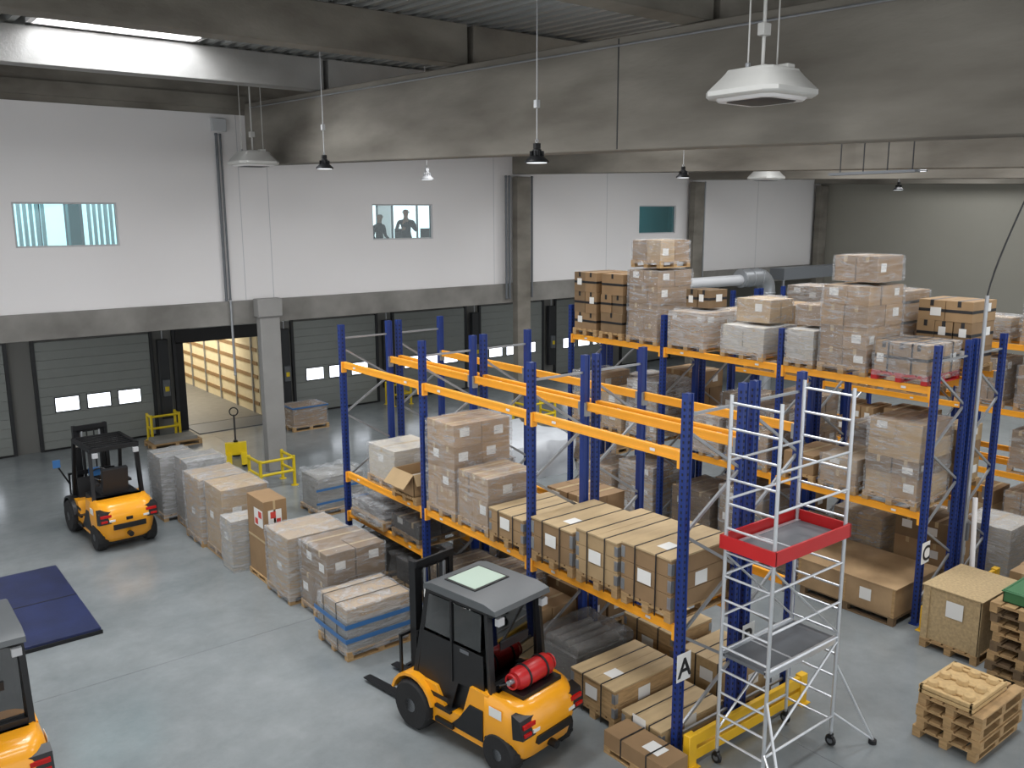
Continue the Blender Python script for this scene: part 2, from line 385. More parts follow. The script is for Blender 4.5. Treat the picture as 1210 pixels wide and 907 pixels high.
for i,x in enumerate(doors):
    b=B()
    for xx in(x-.09,x+DW):b.box(xx,xx+.09,26.9,27.0,0,3.5,DKG)
    b.box(x-.09,x+DW+.09,26.88,27.0,DH+.05,DH+.25,DKG)
    if i!=OPEN:
        n=6;z0,z1=0.02,DH
        b.box(x,x+DW,26.98,27.0,z0,z1,GREYP)
        for k2 in range(n):
            a=z0+(z1-z0)*k2/n;c=z0+(z1-z0)*(k2+1)/n
            b.box(x+.01,x+DW-.01,26.93,26.98,a+.004,(a+c)/2-.003,DOORM);b.box(x+.01,x+DW-.01,26.93,26.98,(a+c)/2+.003,c-.004,DOORM)
        for wx in(.38,1.22,2.06):
            b.box(x+wx-.01,x+wx+.65,26.915,26.93,1.07,1.51,BLK);b.box(x+wx+.02,x+wx+.62,26.905,26.915,1.1,1.48,DAY)
        b.box(x,x+DW,26.9,26.98,0,.05,BLK)
    else:
        for k2 in range(3):b.box(x+.01,x+DW-.01,26.5-k2*.5,26.95-k2*.5,3.3,3.36,DOORM)
        b.box(x,x+DW,26.86,26.98,2.75,3.3,BLK)
        b.box(x+.001,x+.25,27.0,27.5,0,2.9,BLK);b.box(x+DW-.2,x+DW,27.0,27.5,0,2.9,BLK);b.box(x,x+DW,27.0,27.5,2.7,3.08,BLK)
        b.box(x+.3,x+DW-.3,26.2,27.5,0,.02,GREYP)
    b.finish('door_%d'%(i+1),smooth=False,recenter=False)
for x in(7.72,11.55,15.35,19.15,22.95):
    b=B();b.box(x,x+.3,26.7,26.88,.5,2.9,DKG);b.box(x+.06,x+.26,26.62,26.7,1.2,1.7,GREYP);b.box(x+.1,x+.22,26.6,26.62,1.35,1.5,YEL)
    b.cyl((x+.17,26.8,2.9),(x+.17,26.8,3.9),.02,GALV);b.finish('dock_control_cabinet',bevel=.01)
x=doors[OPEN]
b=B();tx0,tx1=x+.3,x+DW-.25
b.box(tx0,tx1,27.55,40.8,.0,.02,TRF);b.box(tx1,tx1+.05,27.55,40.8,0,2.8,TRW);b.box(tx0-.05,tx0,27.55,40.8,0,2.8,TRW)
b.box(tx0,tx1,40.75,40.8,0,2.8,TRW)
for zz in(.3,.75,1.2,1.65,2.1):
    b.box(tx1-.03,tx1,27.6,40.7,zz,zz+.12,TRS);b.box(tx0,tx0+.03,27.6,40.7,zz,zz+.12,TRS)
for i in range(9):
    y=28+i*1.5;b.box(tx1-.05,tx1,y,y+.08,0,2.8,GALV);b.box(tx0,tx0+.05,y,y+.08,0,2.8,GALV)
b.box(tx0,tx1,27.55,40.8,2.8,2.83,LGREY);b.finish('truck_trailer',smooth=False)
b=B();b.box(33.2,33.4,-6,27.2,0,9.8,RWALL);b.finish('wall_right',smooth=False,recenter=False)
for cx in(8.85,17.05,25.1,32.9):
    b=B();cm=CONCL if cx<9 else CONCB
    b.box(cx-.26,cx+.26,21.02,21.27,0,7.6 if cx>9 else 4.41,cm)
    if cx<9:b.box(cx-.32,cx+.32,20.96,21.27,4.0,4.45,cm)
    b.finish('concrete_column',bevel=.015)
for gx in(8.85,17.1,25.1,32.9):
    b=B();y0,y1=-6,21.41
    vs=[(xx,yy,zg(yy)+dz) for dz in(-1.45,0) for yy in(y0,y1) for xx in(gx-.2,gx+.2)]
    b.add(vs,[(0,2,3,1),(4,5,7,6),(0,1,5,4),(2,6,7,3),(0,4,6,2),(1,3,7,5)],CONCB)
    b.finish('concrete_girder',recenter=False,bevel=.015)
b=B();b.box(8.645,8.65,8.68,8.7,zg(8.7)-1.43,zg(8.7)-.03,DKG);b.finish('trim_5',smooth=False,recenter=False)
for by in(17.5,12.35,7.3,2.1,-3):
    for x0,x1 in((FX0,8.8),(8.92,17.05),(17.15,25.05),(25.15,32.85)):
        b=B();z=zg(by+.33)+.002;b.box(x0,x1,by-.05,by+.33,z,z+.63,CONCL if by>15 else CONCB);b.finish('roof_beam',bevel=.012,recenter=False)
def deckz(y):return zg(y)+.68
b=B()
def deckstrip(x0,x1,y0,y1):
    pit=.28;n=int((x1-x0)/pit);prof=[]
    for i in range(n+1):
        a=x0+i*pit
        prof+=[(a,0),(a+.11,0),(a+.15,.12),(a+.24,.12)]
    prof=[q for q in prof if q[0]<=x1+.01]
    vs=[(q[0],y0,deckz(y0)+q[1]) for q in prof]+[(q[0],y1,deckz(y1)+q[1]) for q in prof];m=len(prof)
    b.add(vs,[(i,i+1,m+i+1,m+i) for i in range(m-1)],DECK)
SX0,SX1,SY0,SY1=3.4,6.1,16.3,17.35
deckstrip(FX0,FX1,-6,SY0);deckstrip(FX0,SX0,SY0,SY1);deckstrip(SX1,FX1,SY0,SY1);deckstrip(FX0,FX1,SY1,21.6)
b.finish('ceiling',smooth=False,recenter=False)
b=B();z=deckz(17)
b.box(SX0-.1,SX0,SY0,SY1,z,z+.5,WHITE);b.box(SX1,SX1+.1,SY0,SY1,z,z+.5,WHITE);b.box(SX0,SX1,SY0-.1,SY0,z-.03,z+.5,WHITE);b.box(SX0,SX1,SY1,SY1+.1,z,z+.5,WHITE)
b.box(SX0-.1,SX1+.1,SY0-.1,SY1+.1,z+.5,z+.54,DAYS);b.finish('skylight',smooth=False,recenter=False)
def pipe(pts,r,name,m=GALV):
    b=B();b.path(pts,r,m,8)
    for q in pts[:1]+pts[-1:]:b.ball(q,r*1.3,m,n=8)
    return b.finish(name)
pipe([(7.9,21.36,4.46),(7.9,21.36,8.38)],.035,'wall_conduit',GREYP);pipe([(8.0,21.36,4.46),(8.0,21.36,8.38)],.025,'wall_conduit',GREYP)
pipe([(7.95,21.23,2.6),(7.95,21.23,4.41)],.03,'wall_conduit')
for x in(16.5,16.62,17.5):pipe([(x,21.2,4.0),(x,21.2,7.6)],.035,'wall_conduit',GREYP)
pipe([(25.6,21.2,4.0),(25.6,21.2,7.6)],.03,'wall_conduit')
b=B();b.box(7.8,8.15,21.3,21.41,8.45,8.75,LGREY);b.finish('junction_box',bevel=.01)
b=B()
for y0 in range(-4,21,5):b.cyl((8.62,y0,zg(y0)-.12),(8.62,y0+5,zg(y0+5)-.12),.015,GALV,6)
b.finish('cable_conduit')
b=B();b.box(16.35,16.55,8.6,10.4,7.22,7.23,GREYP);b.box(16.35,16.36,8.6,10.4,7.23,7.27,GREYP);b.box(16.54,16.55,8.6,10.4,7.23,7.27,GREYP)
for y in(8.7,9.2,9.7,10.2):b.cyl((16.45,y,7.23),(16.45,y,8.75),.012,DKG,6)
b.finish('cable_tray')

# ------------------------------------------------------------------ racks
RY=[6.35,9.1,11.85,14.6]
def post(b,x,y,h,face=True):
    b.box(x-.05,x+.05,y-.035,y+.035,0,h,BLUE);b.box(x-.075,x+.075,y-.07,y+.07,0,.012,BLUE)
    b.box(x-.052,x-.03,y-.045,y+.045,.012,h,BLUE);b.box(x+.03,x+.052,y-.045,y+.045,.012,h,BLUE)
    if face:
        k=.1
        while k<h-.05:
            b.box(x-.0545,x-.0515,y-.012,y+.012,k,k+.032,BLUEH);b.box(x-.012,x+.012,y-.038,y-.0345,k,k+.032,BLUEH);k+=.075
def rackrow(name,xa,xb,levels,h=4.5,ys=RY,extra=None,sign=None):
    b=B()
    for y in ys:
        post(b,xa,y,h);post(b,xb,y,h,y==ys[0])
        z=.35;side=0
        b.bar((xa,y,.3),(xb,y,.3),.03,.03,GALV)
        while z<h-.75:
            p,q=((xa,xb) if side==0 else (xb,xa))
            b.bar((p,y,z),(q,y,z+.62),.03,.035,GALV);z+=.62;side^=1
        b.bar((xa,y,h-.25),(xb,y,h-.25),.03,.03,GALV)
    for i in range(len(ys)-1):
        ya,yb=ys[i]+.045,ys[i+1]-.045
        lv=list(levels)+list((extra or {}).get(i,[]))
        for z in lv:
            for x in(xa,xb):
                s=-1 if x==xa else 1
                b.box(x-.025,x+.025,ya,yb,z-.12,z-.001,ORNG);b.box(x-.03,x+.03,ya,yb,z-.035,z-.004,ORNG);b.box(x-.03,x+.03,ya,yb,z-.116,z-.085,ORNG)
                for y,d in((ya,1),(yb,-1)):b.box(x-.055,x+.035,min(y,y+d*.04),max(y,y+d*.04),z-.2,z-.002,ORNG if s<0 else GALV)
            for yy in(ya+.4,yb-.5):b.box(xa-.032,xa-.03,yy,yy+.08,z-.08,z-.045,PAPER)
    if sign:b.box(xa-.12,xa+.12,ys[0]-.075,ys[0]-.07,1.05,1.4,PAPER)
    ob=b.finish(name,bevel=0,smooth=False)
    if sign:
        cu=bpy.data.curves.new('letter','FONT');cu.body=sign;cu.size=.34;cu.extrude=.001;cu.offset=.006;cu.materials.append(BLK)
        t=bpy.data.objects.new('sign_letter',cu);bpy.context.collection.objects.link(t)
        t.parent=ob;t.location=Vector((xa-.1,ys[0]-.078,1.1))-ob.location;t.rotation_euler=(math.pi/2,0,0)
    return ob
rackrow('pallet_rack',7.5,8.5,[1.72,3.82],extra={2:[.95]},sign='A')
rackrow('pallet_rack',8.72,9.68,[1.72,3.82],sign='B')
rackrow('pallet_rack',13.2,14.2,[1.85,3.86],sign='C')
rackrow('pallet_rack',14.42,15.42,[1.85,3.86])
rackrow('pallet_rack',18.9,19.9,[1.2,2.5,3.86]);rackrow('pallet_rack',20.1,21.1,[1.2,2.5,3.86])
def guard(xa,xb,y):
    b=B()
    for x in(xa,xb):
        b.box(x-.07,x+.07,y-.05,y+.05,0,.42,YELO);b.box(x-.1,x+.1,y-.1,y+.1,0,.012,YELO)
    b.box(xa,xb,y-.03,y+.03,.25,.4,YELO);b.box(xa,xb,y-.03,y+.03,.06,.2,YELO);return b.finish('rack_end_guard',bevel=.01)
guard(7.5,9.75,6.14);guard(13.08,13.4,6.14);guard(15.1,15.5,6.14)
def tubeguard(xa,xb,ya,yb,h=.9):
    b=B()
    for x,y in((xa,ya),(xb,ya),(xa,yb),(xb,yb)):b.cyl((x,y,0),(x,y,h),.04,YEL,10);b.cyl((x,y,0),(x,y,.012),.09,YEL,10)
    for z in(h-.05,h*.5):
        b.cyl((xa,ya,z),(xb,ya,z),.035,YEL,8);b.cyl((xa,ya,z),(xa,yb,z),.035,YEL,8);b.cyl((xb,ya,z),(xb,yb,z),.035,YEL,8)
    return b.finish('yellow_guard_rail')
tubeguard(7.8,8.65,19.6,20.3,.75);tubeguard(16.5,17.6,20.2,20.9,.85);tubeguard(7.2,8.0,26.1,26.5,.8);tubeguard(15.2,15.9,25.9,26.4,.8)

# ------------------------------------------------------------------ goods on floor row
Z3=3.86;Z2=1.85;Z1=1.72
load(5.3,6.1,18.85,19.75,0,1.42,(1,1,2),FILMW,mats=[CBG],label=0)
load(5.55,6.4,17.9,18.75,0,1.48,(1,1,1),FILMW,mats=[CBG],label=0)
load(5.42,6.4,16.83,17.78,0,1.38,(1,1,1),FILMW,mats=[CB[2],CBW],label=.3)
load(5.5,6.45,15.83,16.78,0,1.4,(1,1,1),FILM,mats=[CB[2]],label=.6)
load(5.42,5.98,15.2,15.75,0,.98,(1,1,1),FILMW,mats=[CBW],pal=None)
b=B();b.box(5.72,6.15,14.35,15.1,.1,1.52,CB[1]);b.box(5.715,5.72,14.35,15.1,.75,.79,TAPE);pallet(b,5.7,6.2,14.33,15.12,0,h=.1)
b.box(5.714,5.718,14.4,14.78,1.02,1.34,PAPER);b.box(5.711,5.714,14.44,14.58,1.19,1.31,REDST);b.box(5.711,5.714,14.61,14.74,1.05,1.16,REDST)
b.box(5.8,6.05,14.345,14.349,1.05,1.35,PAPER);b.box(5.84,5.94,14.34,14.345,1.2,1.32,REDST);b.box(5.95,6.03,14.34,14.345,1.07,1.18,REDST)
b.box(5.9,5.94,14.345,14.35,.1,1.52,TAPE);b.finish('tall_carton',bevel=.006)
load(5.65,6.8,13.25,14.2,0,1.17,(1,1,1),FILMW,mats=[CB[2]],label=1)
load(5.8,6.88,12.12,13.14,0,1.2,(2,2,2),FILM,mats=[CB[1],CB[3]],label=.7)
b=B();pallet(b,5.5,6.65,10.92,11.88,0);b.box(5.53,6.62,10.95,11.85,.144,.6,CBG)
b.box(5.55,6.6,10.97,11.83,.6,.8,CB[2])
b.film(5.49,6.66,10.91,11.89,.08,.82,FILMW)
for z in(.3,.52):
    b.box(5.47,6.68,10.885,10.89,z,z+.07,BLUE_T);b.box(5.465,5.47,10.885,11.91,z,z+.07,BLUE_T)
straps(b,5.48,6.67,10.9,11.9,.1,.84,BTAPE,'x',2,.015);b.finish('shrink_wrapped_pallet_load')
b=B();pallet(b,8.0,9.2,17.0,17.9,0);b.box(8.05,9.15,17.05,17.85,.144,.85,CBG);b.film(7.98,9.22,16.98,17.92,.08,.95,FILM,amp=.03)
for z in(.3,.6):b.box(7.96,9.24,16.95,16.955,z,z+.05,BLUE_T)
b.finish('shrink_wrapped_pallet_load')
load(9.6,10.6,16.6,17.5,0,.8,(2,2,2),FILM)
b=B()
for k in range(5):b.box(7.0+.03*k,7.9,15.6,16.7-.05*k,.05*k,.05*k+.03,WOOD);b.box(7.1,7.2,15.6,16.6,.05*k+.03,.05*k+.05,WOODD)
b.finish('stacked_wood_boards')
b=B();pallet(b,10.9,12.1,24.6,25.5,0)
b.box(10.95,12.05,24.65,25.45,.144,.75,CB[1]);b.box(10.9,12.1,24.6,25.5,.7,.74,BLUE_T);b.film(10.9,12.1,24.6,25.5,.1,.78,FILM);b.finish('shrink_wrapped_pallet_load')
b=B();pallet(b,6.9,8.3,25.1,25.9,0);b.box(7.0,8.2,25.2,25.8,.144,.24,CBG);b.finish('pallet_with_flat_boards')
b=B();b.box(12.2,14.8,16.4,18.6,0,.85,TARP);b.film(12.0,15.0,16.2,18.8,0,.98,TARP,amp=.05,st=.3,round_=.2);b.finish('tarp_covered_goods')
load(15.4,16.4,16.3,17.2,0,1.2,(2,2,2),FILM);load(16.7,17.6,16.6,17.5,0,.9,(2,2,2))
load(10.6,11.5,12.9,13.8,0,.7,(2,2,2),FILMW,mats=[CB[1],CBW])

# ------------------------------------------------------------------ goods on rack A
load(7.5,8.45,12.85,13.8,Z1,.72,(1,1,1),FILM,mats=[CBW])
b=B();x0,x1,y0,y1,z0,z1=7.42,8.1,12.08,12.72,Z1+.12,Z1+.5
for q in((x0,x0+.01,y0,y1),(x1-.01,x1,y0,y1),(x0,x1,y0,y0+.01),(x0,x1,y1-.01,y1)):b.box(*q,z0,z1,CB[0])
b.box(x0,x1,y0,y1,z0,z0+.01,CB[0]);pallet(b,7.4,8.4,11.98,12.76,Z1,h=.12);b.box(x0+.03,x1-.03,y0+.03,y1-.03,z0+.01,z0+.2,CBW)
b.obox((x0-.1,(y0+y1)/2,z1-.1),(.01,y1-y0,.3),Matrix.Rotation(.75,3,'Y'),CB[2]);b.obox(((x0+x1)/2,y0-.05,z1-.08),(x1-x0,.01,.2),Matrix.Rotation(-.5,3,'X'),CB[2]);b.obox((x1+.03,(y0+y1)/2,z1+.12),(.01,y1-y0,.28),Matrix.Rotation(.25,3,'Y'),CB[0])
b.finish('open_cardboard_box')
load(7.45,8.6,10.92,11.74,Z1,1.55,(2,2,4),FILM,mats=[CB[1],CB[0]],label=.5)
load(7.45,8.4,10.05,10.85,Z1,.9,(2,2,2),FILM,mats=[CB[0],CB[1]],label=.6)
crate(7.42,8.55,9.18,9.98,Z1,.52,side=CB[0])
crate(7.42,8.6,8.15,9.0,Z1,.64,side=CB[1],lid=1)
crate(7.42,8.62,7.32,8.08,Z1,.74,side=CB[2])
crate(7.42,8.62,6.44,7.25,Z1,.8,side=CB[1],lid=1)
b=B();pallet(b,7.4,8.4,13.1,14.3,.95);b.box(7.5,8.3,13.2,14.2,1.09,1.3,WCARG);b.film(7.38,8.42,13.08,14.32,1.0,1.36,FILMW,amp=.03);b.finish('shrink_wrapped_pallet_load')
load(7.45,8.4,12.0,12.9,.95,.4,(2,2,1),FILMK,mats=[WCARG,CB[3]])
b=B();pallet(b,7.4,8.5,13.1,14.2,0);b.box(7.5,8.4,13.2,14.1,.144,.6,WCARG);b.film(7.38,8.52,13.08,14.22,.1,.68,FILMK,amp=.04);b.finish('shrink_wrapped_pallet_load')
b=B();pallet(b,7.4,8.5,12.0,12.95,0);b.box(7.5,8.4,12.1,12.85,.144,.55,WCARG);b.film(7.38,8.52,11.98,12.97,.1,.65,FILMK,amp=.04);b.finish('shrink_wrapped_pallet_load')
load(7.45,8.5,10.9,11.75,0,.8,(2,2,2),FILMK,mats=[CB[1],CB[3]])
load(7.45,8.5,9.95,10.8,0,.95,(2,2,2),FILM,mats=[CB[1],CB[3]])
load(7.5,8.5,9.2,9.85,0,.75,(2,1,2),None,mats=[CB[1],CB[0]])
b=B();pallet(b,7.45,8.55,8.1,9.0,0);b.box(7.55,8.45,8.2,8.9,.144,.5,CBG)
for q in range(4):b.cyl((7.6,8.3+q*.17,.55),(8.4,8.3+q*.17,.55),.085,CBG,12)
b.film(7.43,8.57,8.08,9.02,.1,.7,FILMK,amp=.035);b.finish('shrink_wrapped_pallet_load')
crate(7.3,8.5,7.2,8.02,0,.56,side=WOOD,lid=4)
crate(7.35,8.5,6.45,7.12,0,.34,side=CRATE,lid=3,ns=2)
b=B();b.box(6.9,7.3,6.0,6.98,.1,.3,CB[1]);pallet(b,6.9,7.3,6.0,6.98,0,h=.1);b.box(7.0,7.2,6.2,6.45,.3,.304,PAPER);straps(b,6.9,7.3,6.0,6.98,.05,.305,BTAPE,'x',2,.02);b.finish('flat_carton',bevel=.004)
crate(8.78,9.6,6.5,7.4,0,.62,side=CRATE);crate(8.78,9.6,7.55,8.5,0,.72,side=WOOD)
load(8.78,9.6,9.25,10.3,0,.7,(2,2,1),None,mats=[CB[1]]);load(8.78,9.6,10.5,11.6,0,1.0,(2,2,2),FILMK)
load(8.78,9.6,12.0,13.0,0,.9,(2,2,2),FILM);
load(8.78,9.6,9.3,10.3,Z1,.5,(2,2,1),None,mats=[CB[1]]);load(8.78,9.6,12.1,13.1,Z1,.45,(1,2,1),FILMW)

# ------------------------------------------------------------------ rack C
load(13.15,14.25,13.75,14.5,Z3,1.38,(2,2,3),None,mats=[CB[3],CB[1]],tape=BTAPE)
load(13.15,14.25,12.98,13.66,Z3,1.38,(2,1,3),None,mats=[CB[1],CB[3]],tape=BTAPE)
load(13.15,14.2,12.0,12.85,Z3,1.5,(2,2,4),FILM,mats=[CB[1],CB[0]])
load(13.2,14.1,12.0,12.8,Z3+1.55,.55,(2,2,1),FILM,mats=[CB[1],CB[2]])
load(13.15,14.2,10.8,11.7,Z3,.75,(2,2,2),FILMW,mats=[CB[0],CB[2]])
load(13.5,14.1,11.0,11.6,Z3+.81,.35,(1,2,1),None,mats=[CB[3]],pal=None,tape=BTAPE,name='cardboard_boxes')
load(13.15,14.15,9.45,10.4,Z3,.6,(2,2,1),FILMW,mats=[CBW,CBG])
load(13.4,14.1,9.5,10.3,Z3+.66,.42,(2,2,1),FILM,mats=[CB[2]],pal=None,name='wrapped_carton_stack')
load(13.15,14.15,8.45,9.02,Z3,.65,(2,1,1),FILMW,mats=[CBW,CB[2]])
load(13.4,14.15,8.47,9.0,Z3+.71,.35,(1,1,1),FILM,mats=[CB[1]],pal=None,name='wrapped_carton_stack')
load(13.15,14.25,7.48,8.36,Z3,1.45,(3,2,4),FILM,mats=[CB[1],CB[0]],label=.5)
load(13.35,14.2,7.5,8.3,Z3+1.51,.42,(2,2,1),FILM,mats=[CB[1]],pal=None,name='wrapped_carton_stack')
load(13.15,14.2,6.46,7.38,Z3,.62,(2,3,1),FILM,strap=BTAPE,mats=[CB[0],CB[1]],pal=RED,tape=BTAPE)
load(14.48,15.36,6.46,7.4,Z3,1.2,(2,2,3),None,mats=[CB[1],CB[0]],tape=BTAPE)
load(14.48,15.36,7.6,8.6,Z3,1.3,(2,2,3),FILM,mats=[CB[0],CB[3]],tape=BTAPE)
load(14.48,15.36,9.4,10.4,Z3,.9,(2,2,2),None);load(14.48,15.36,10.6,11.6,Z3,.7,(2,2,2),FILM);load(14.48,15.36,12.1,13.1,Z3,.8,(2,2,2),FILM)
specs=[(6.46,7.38,1.38,(2,2,4),FILM),(7.5,8.2,.6,(2,1,2),FILM),(8.3,8.95,.5,(2,1,1),None),(9.25,10.2,1.1,(2,2,3),FILM),(10.35,11.2,.8,(2,2,2),FILMW),(11.95,12.8,1.25,(2,2,3),FILMW),(12.95,13.6,.9,(2,1,2),FILM),(13.7,14.5,1.2,(2,2,2),FILM)]
for y0,y1,h,n,fm in specs:load(13.15,14.2,y0,y1,Z2,h,n,fm,drop=.15)
for y0,y1,h,n,fm in [(6.5,7.4,1.1,(2,2,3),None),(7.5,8.5,.9,(2,2,2),FILMW),(9.2,10.2,1.2,(2,2,3),FILM),(10.4,11.4,1.0,(2,2,2),FILM),(12,13,1.3,(2,2,3),None),(13.2,14.2,1.0,(2,2,2),FILMW)]:load(14.48,15.36,y0,y1,Z2,h,n,fm)
b=B();pallet(b,12.8,14.2,6.5,8.2,0,WOODD);b.box(12.8,14.2,6.5,8.25,.144,.62,PLY);
for x in(12.795,14.2):
    for y in(6.5,7.35,8.2):b.box(x,x+.006,y,y+.05,.144,.62,WOOD)
b.box(12.78,14.22,6.48,8.27,.62,.64,PLY);b.box(12.79,12.794,6.9,7.1,.3,.5,PAPER);b.finish('plywood_crate',bevel=.004)
for y0,y1,h,n,fm in [(8.4,9.0,1.0,(2,1,2),FILMK),(9.3,10.3,1.4,(2,2,3),FILM),(10.5,11.5,1.1,(2,2,2),FILMK),(12,13,1.3,(2,2,3),FILMW),(13.2,14.3,1.0,(2,2,2),FILM)]:load(13.15,14.2,y0,y1,0,h,n,fm)
for y0,y1,h,n,fm in [(6.5,7.5,1.3,(2,2,3),None),(7.7,8.7,1.1,(2,2,2),FILM),(9.3,10.3,1.2,(2,2,2),None),(10.5,11.5,1.0,(2,2,2),FILMW)]:load(14.48,15.36,y0,y1,0,h,n,fm)
for y in(6.5,7.7,9.3,10.5,12.0,13.2):
    for z,hm in((0,.9),(1.2,1.0),(2.5,1.1),(3.86,1.0)):
        if rnd.random()<.88:load(18.95,19.85,y,y+1,z,rnd.uniform(.5,hm),(2,2,2),rnd.choice([FILM,FILMW,FILM,None]),drop=.15)
load(15.9,16.9,6.1,7.0,0,1.0,(1,1,1),FILMW,mats=[CBW]);load(15.9,16.9,7.3,8.2,0,.9,(2,2,2),FILM)
load(15.6,16.6,4.6,5.5,0,1.3,(2,2,3),FILM);load(14.3,15.2,4.6,5.5,0,.9,(2,2,2),None)
load(16.9,17.9,5.0,5.9,0,1.5,(2,2,3),None)

b=B();pallet(b,12.55,13.75,5.1,5.95,0);b.box(12.58,13.72,5.12,5.93,.144,.98,OSB)
for x0,x1,y0,y1 in((12.555,12.58,5.1,5.2),(12.555,12.58,5.85,5.95),(12.555,12.65,5.095,5.12),(13.65,13.75,5.095,5.12)):b.box(x0,x1,y0,y1,.144,.98,OSB)
b.box(12.54,13.76,5.08,5.97,.98,1.0,OSB);b.box(12.55,12.556,5.35,5.6,.6,.85,PAPER);b.box(12.9,13.15,5.09,5.096,.6,.8,PAPER);b.finish('osb_crate',bevel=.003)
def pstack(x0,x1,y0,y1,n):
    b=B()
    for k in range(n):
        d=rnd.uniform(-.03,.03);e=rnd.uniform(-.03,.03);pallet(b,x0+d,x1+d,y0+e,y1+e,k*.144,WOOD if rnd.random()<.6 else WOODD)
    return b
b=pstack(12.35,13.45,4.02,4.88,8);b.finish('pallet_stack',bevel=.002)
b=B();z=8*.144+.001;b.box(12.45,13.3,4.15,4.8,z,z+.02,GREEN)
for q in((12.45,12.47,4.15,4.8),(13.28,13.3,4.15,4.8),(12.45,13.3,4.15,4.17),(12.45,13.3,4.78,4.8)):b.box(*q,z,z+.18,GREEN)
b.box(12.43,13.32,4.13,4.82,z+.15,z+.17,GREEN);b.finish('green_plastic_crate',bevel=.005)
b=pstack(10.2,11.35,4.02,4.8,4);b.finish('pallet_stack',bevel=.002)
b=B();z=4*.144+.002
for k in range(2):
    zz=z+k*.06;x0,x1,y0,y1=10.25,11.15,4.15,4.8
    b.box(x0,x1,y0,y1,zz,zz+.03,PULP);b.box(x0-.01,x1+.01,y0-.01,y0+.04,zz,zz+.05,PULP);b.box(x0-.01,x1+.01,y1-.04,y1+.01,zz,zz+.05,PULP);b.box(x0-.01,x0+.04,y0,y1,zz,zz+.05,PULP);b.box(x1-.04,x1+.01,y0,y1,zz,zz+.05,PULP)
for i in range(3):
    for j in range(3):
        cx=10.38+.32*i;cy=4.26+.22*j;b.cyl((cx,cy,z+.09),(cx,cy,z+.15),.085,PULP,12,.06)
    b.box(10.38+.32*i-.02,10.38+.32*i+.02,4.2,4.76,z+.09,z+.12,PULP)
b.finish('moulded_wood_pallet',bevel=.006)

# ------------------------------------------------------------------ scaffold tower
b=B();X0,X1,Y0,Y1,TZ=7.8,9.18,5.33,5.98,4.5
for x in(X0,X1):
    for y in(Y0,Y1):
        b.cyl((x,y,.2),(x,y,TZ),.023,ALU,10);b.cyl((x,y,.12),(x,y,.3),.016,GALV,8)
        b.torus((x,y,.075),.05,.025,BLK,Vector((1,0,0)),14,6);b.cyl((x-.02,y,.075),(x+.02,y,.075),.04,GREYP,10);b.box(x-.03,x+.03,y-.02,y+.02,.1,.16,BLKM)
    z=.35
    while z<TZ-.05:
        b.cyl((x,Y0,z),(x,Y1,z),.015,ALU,8);z+=.29
for y in(Y0,Y1):
    for z in(.4,1.45,1.9,2.4,3.3,3.75):b.cyl((X0,y,z),(X1,y,z),.016,ALU,8)
    b.cyl((X0,y,.45),(X1,y,1.4),.015,ALU,8);b.cyl((X1,y,1.5),(X0,y,2.65),.015,ALU,8)
for x,y,ox,oy in((X1,Y0,.45,-.3),(X0,Y0,-.3,-.5)):
    b.cyl((x,y,1.1),(x+ox,y+oy,.05),.018,ALU,8);b.cyl((x,y,.45),(x+ox,y+oy,.05),.015,ALU,8);b.cyl((x+ox,y+oy,0),(x+ox,y+oy,.05),.05,BLK,10)
for z,toe in((1.4,False),(2.72,True)):
    b.box(X0,X1,Y0+.03,Y1-.03,z,z+.035,GREYP)
    b.box(X0,X1,Y0,Y0+.05,z-.03,z+.045,ALU);b.box(X0,X1,Y1-.05,Y1,z-.03,z+.045,ALU);b.box(X0+.5,X0+.53,Y0+.05,Y1-.05,z+.035,z+.04,ALU)
    if toe:
        b.box(X0-.04,X1+.04,Y0-.05,Y0-.025,z,z+.16,RED);b.box(X0-.04,X1+.04,Y1+.025,Y1+.05,z,z+.16,RED);b.box(X0-.05,X0-.025,Y0-.05,Y1+.05,z,z+.16,RED);b.box(X1+.025,X1+.05,Y0-.05,Y1+.05,z,z+.16,RED)
b.finish('mobile_scaffold_tower')
b=B();px,py=14.31,6.2
b.cyl((px,py,0),(px,py,5.2),.03,GALV,10);b.box(px-.09,px+.09,py-.1,py+.07,0,.02,GALV);b.box(px-.03,px+.03,py-.06,py-.03,1.2,1.5,GREYP)
pts=[(px,py,5.2)]
for i in range(1,13):
    t=i/12;pts.append((px+.6*t,py-1.0*t*t,5.2+3.7*t-.5*math.sin(math.pi*t)))
b.path(pts,.014,BLK,6);b.finish('cable_drop_pole')
b=B();b.cyl((14.0,5.86,.0),(14.3,6.08,1.95),.04,WHITE,12);b.cyl((14.0,5.86,.0),(14.02,5.874,.12),.045,GREYP,12);b.finish('white_plastic_tube')

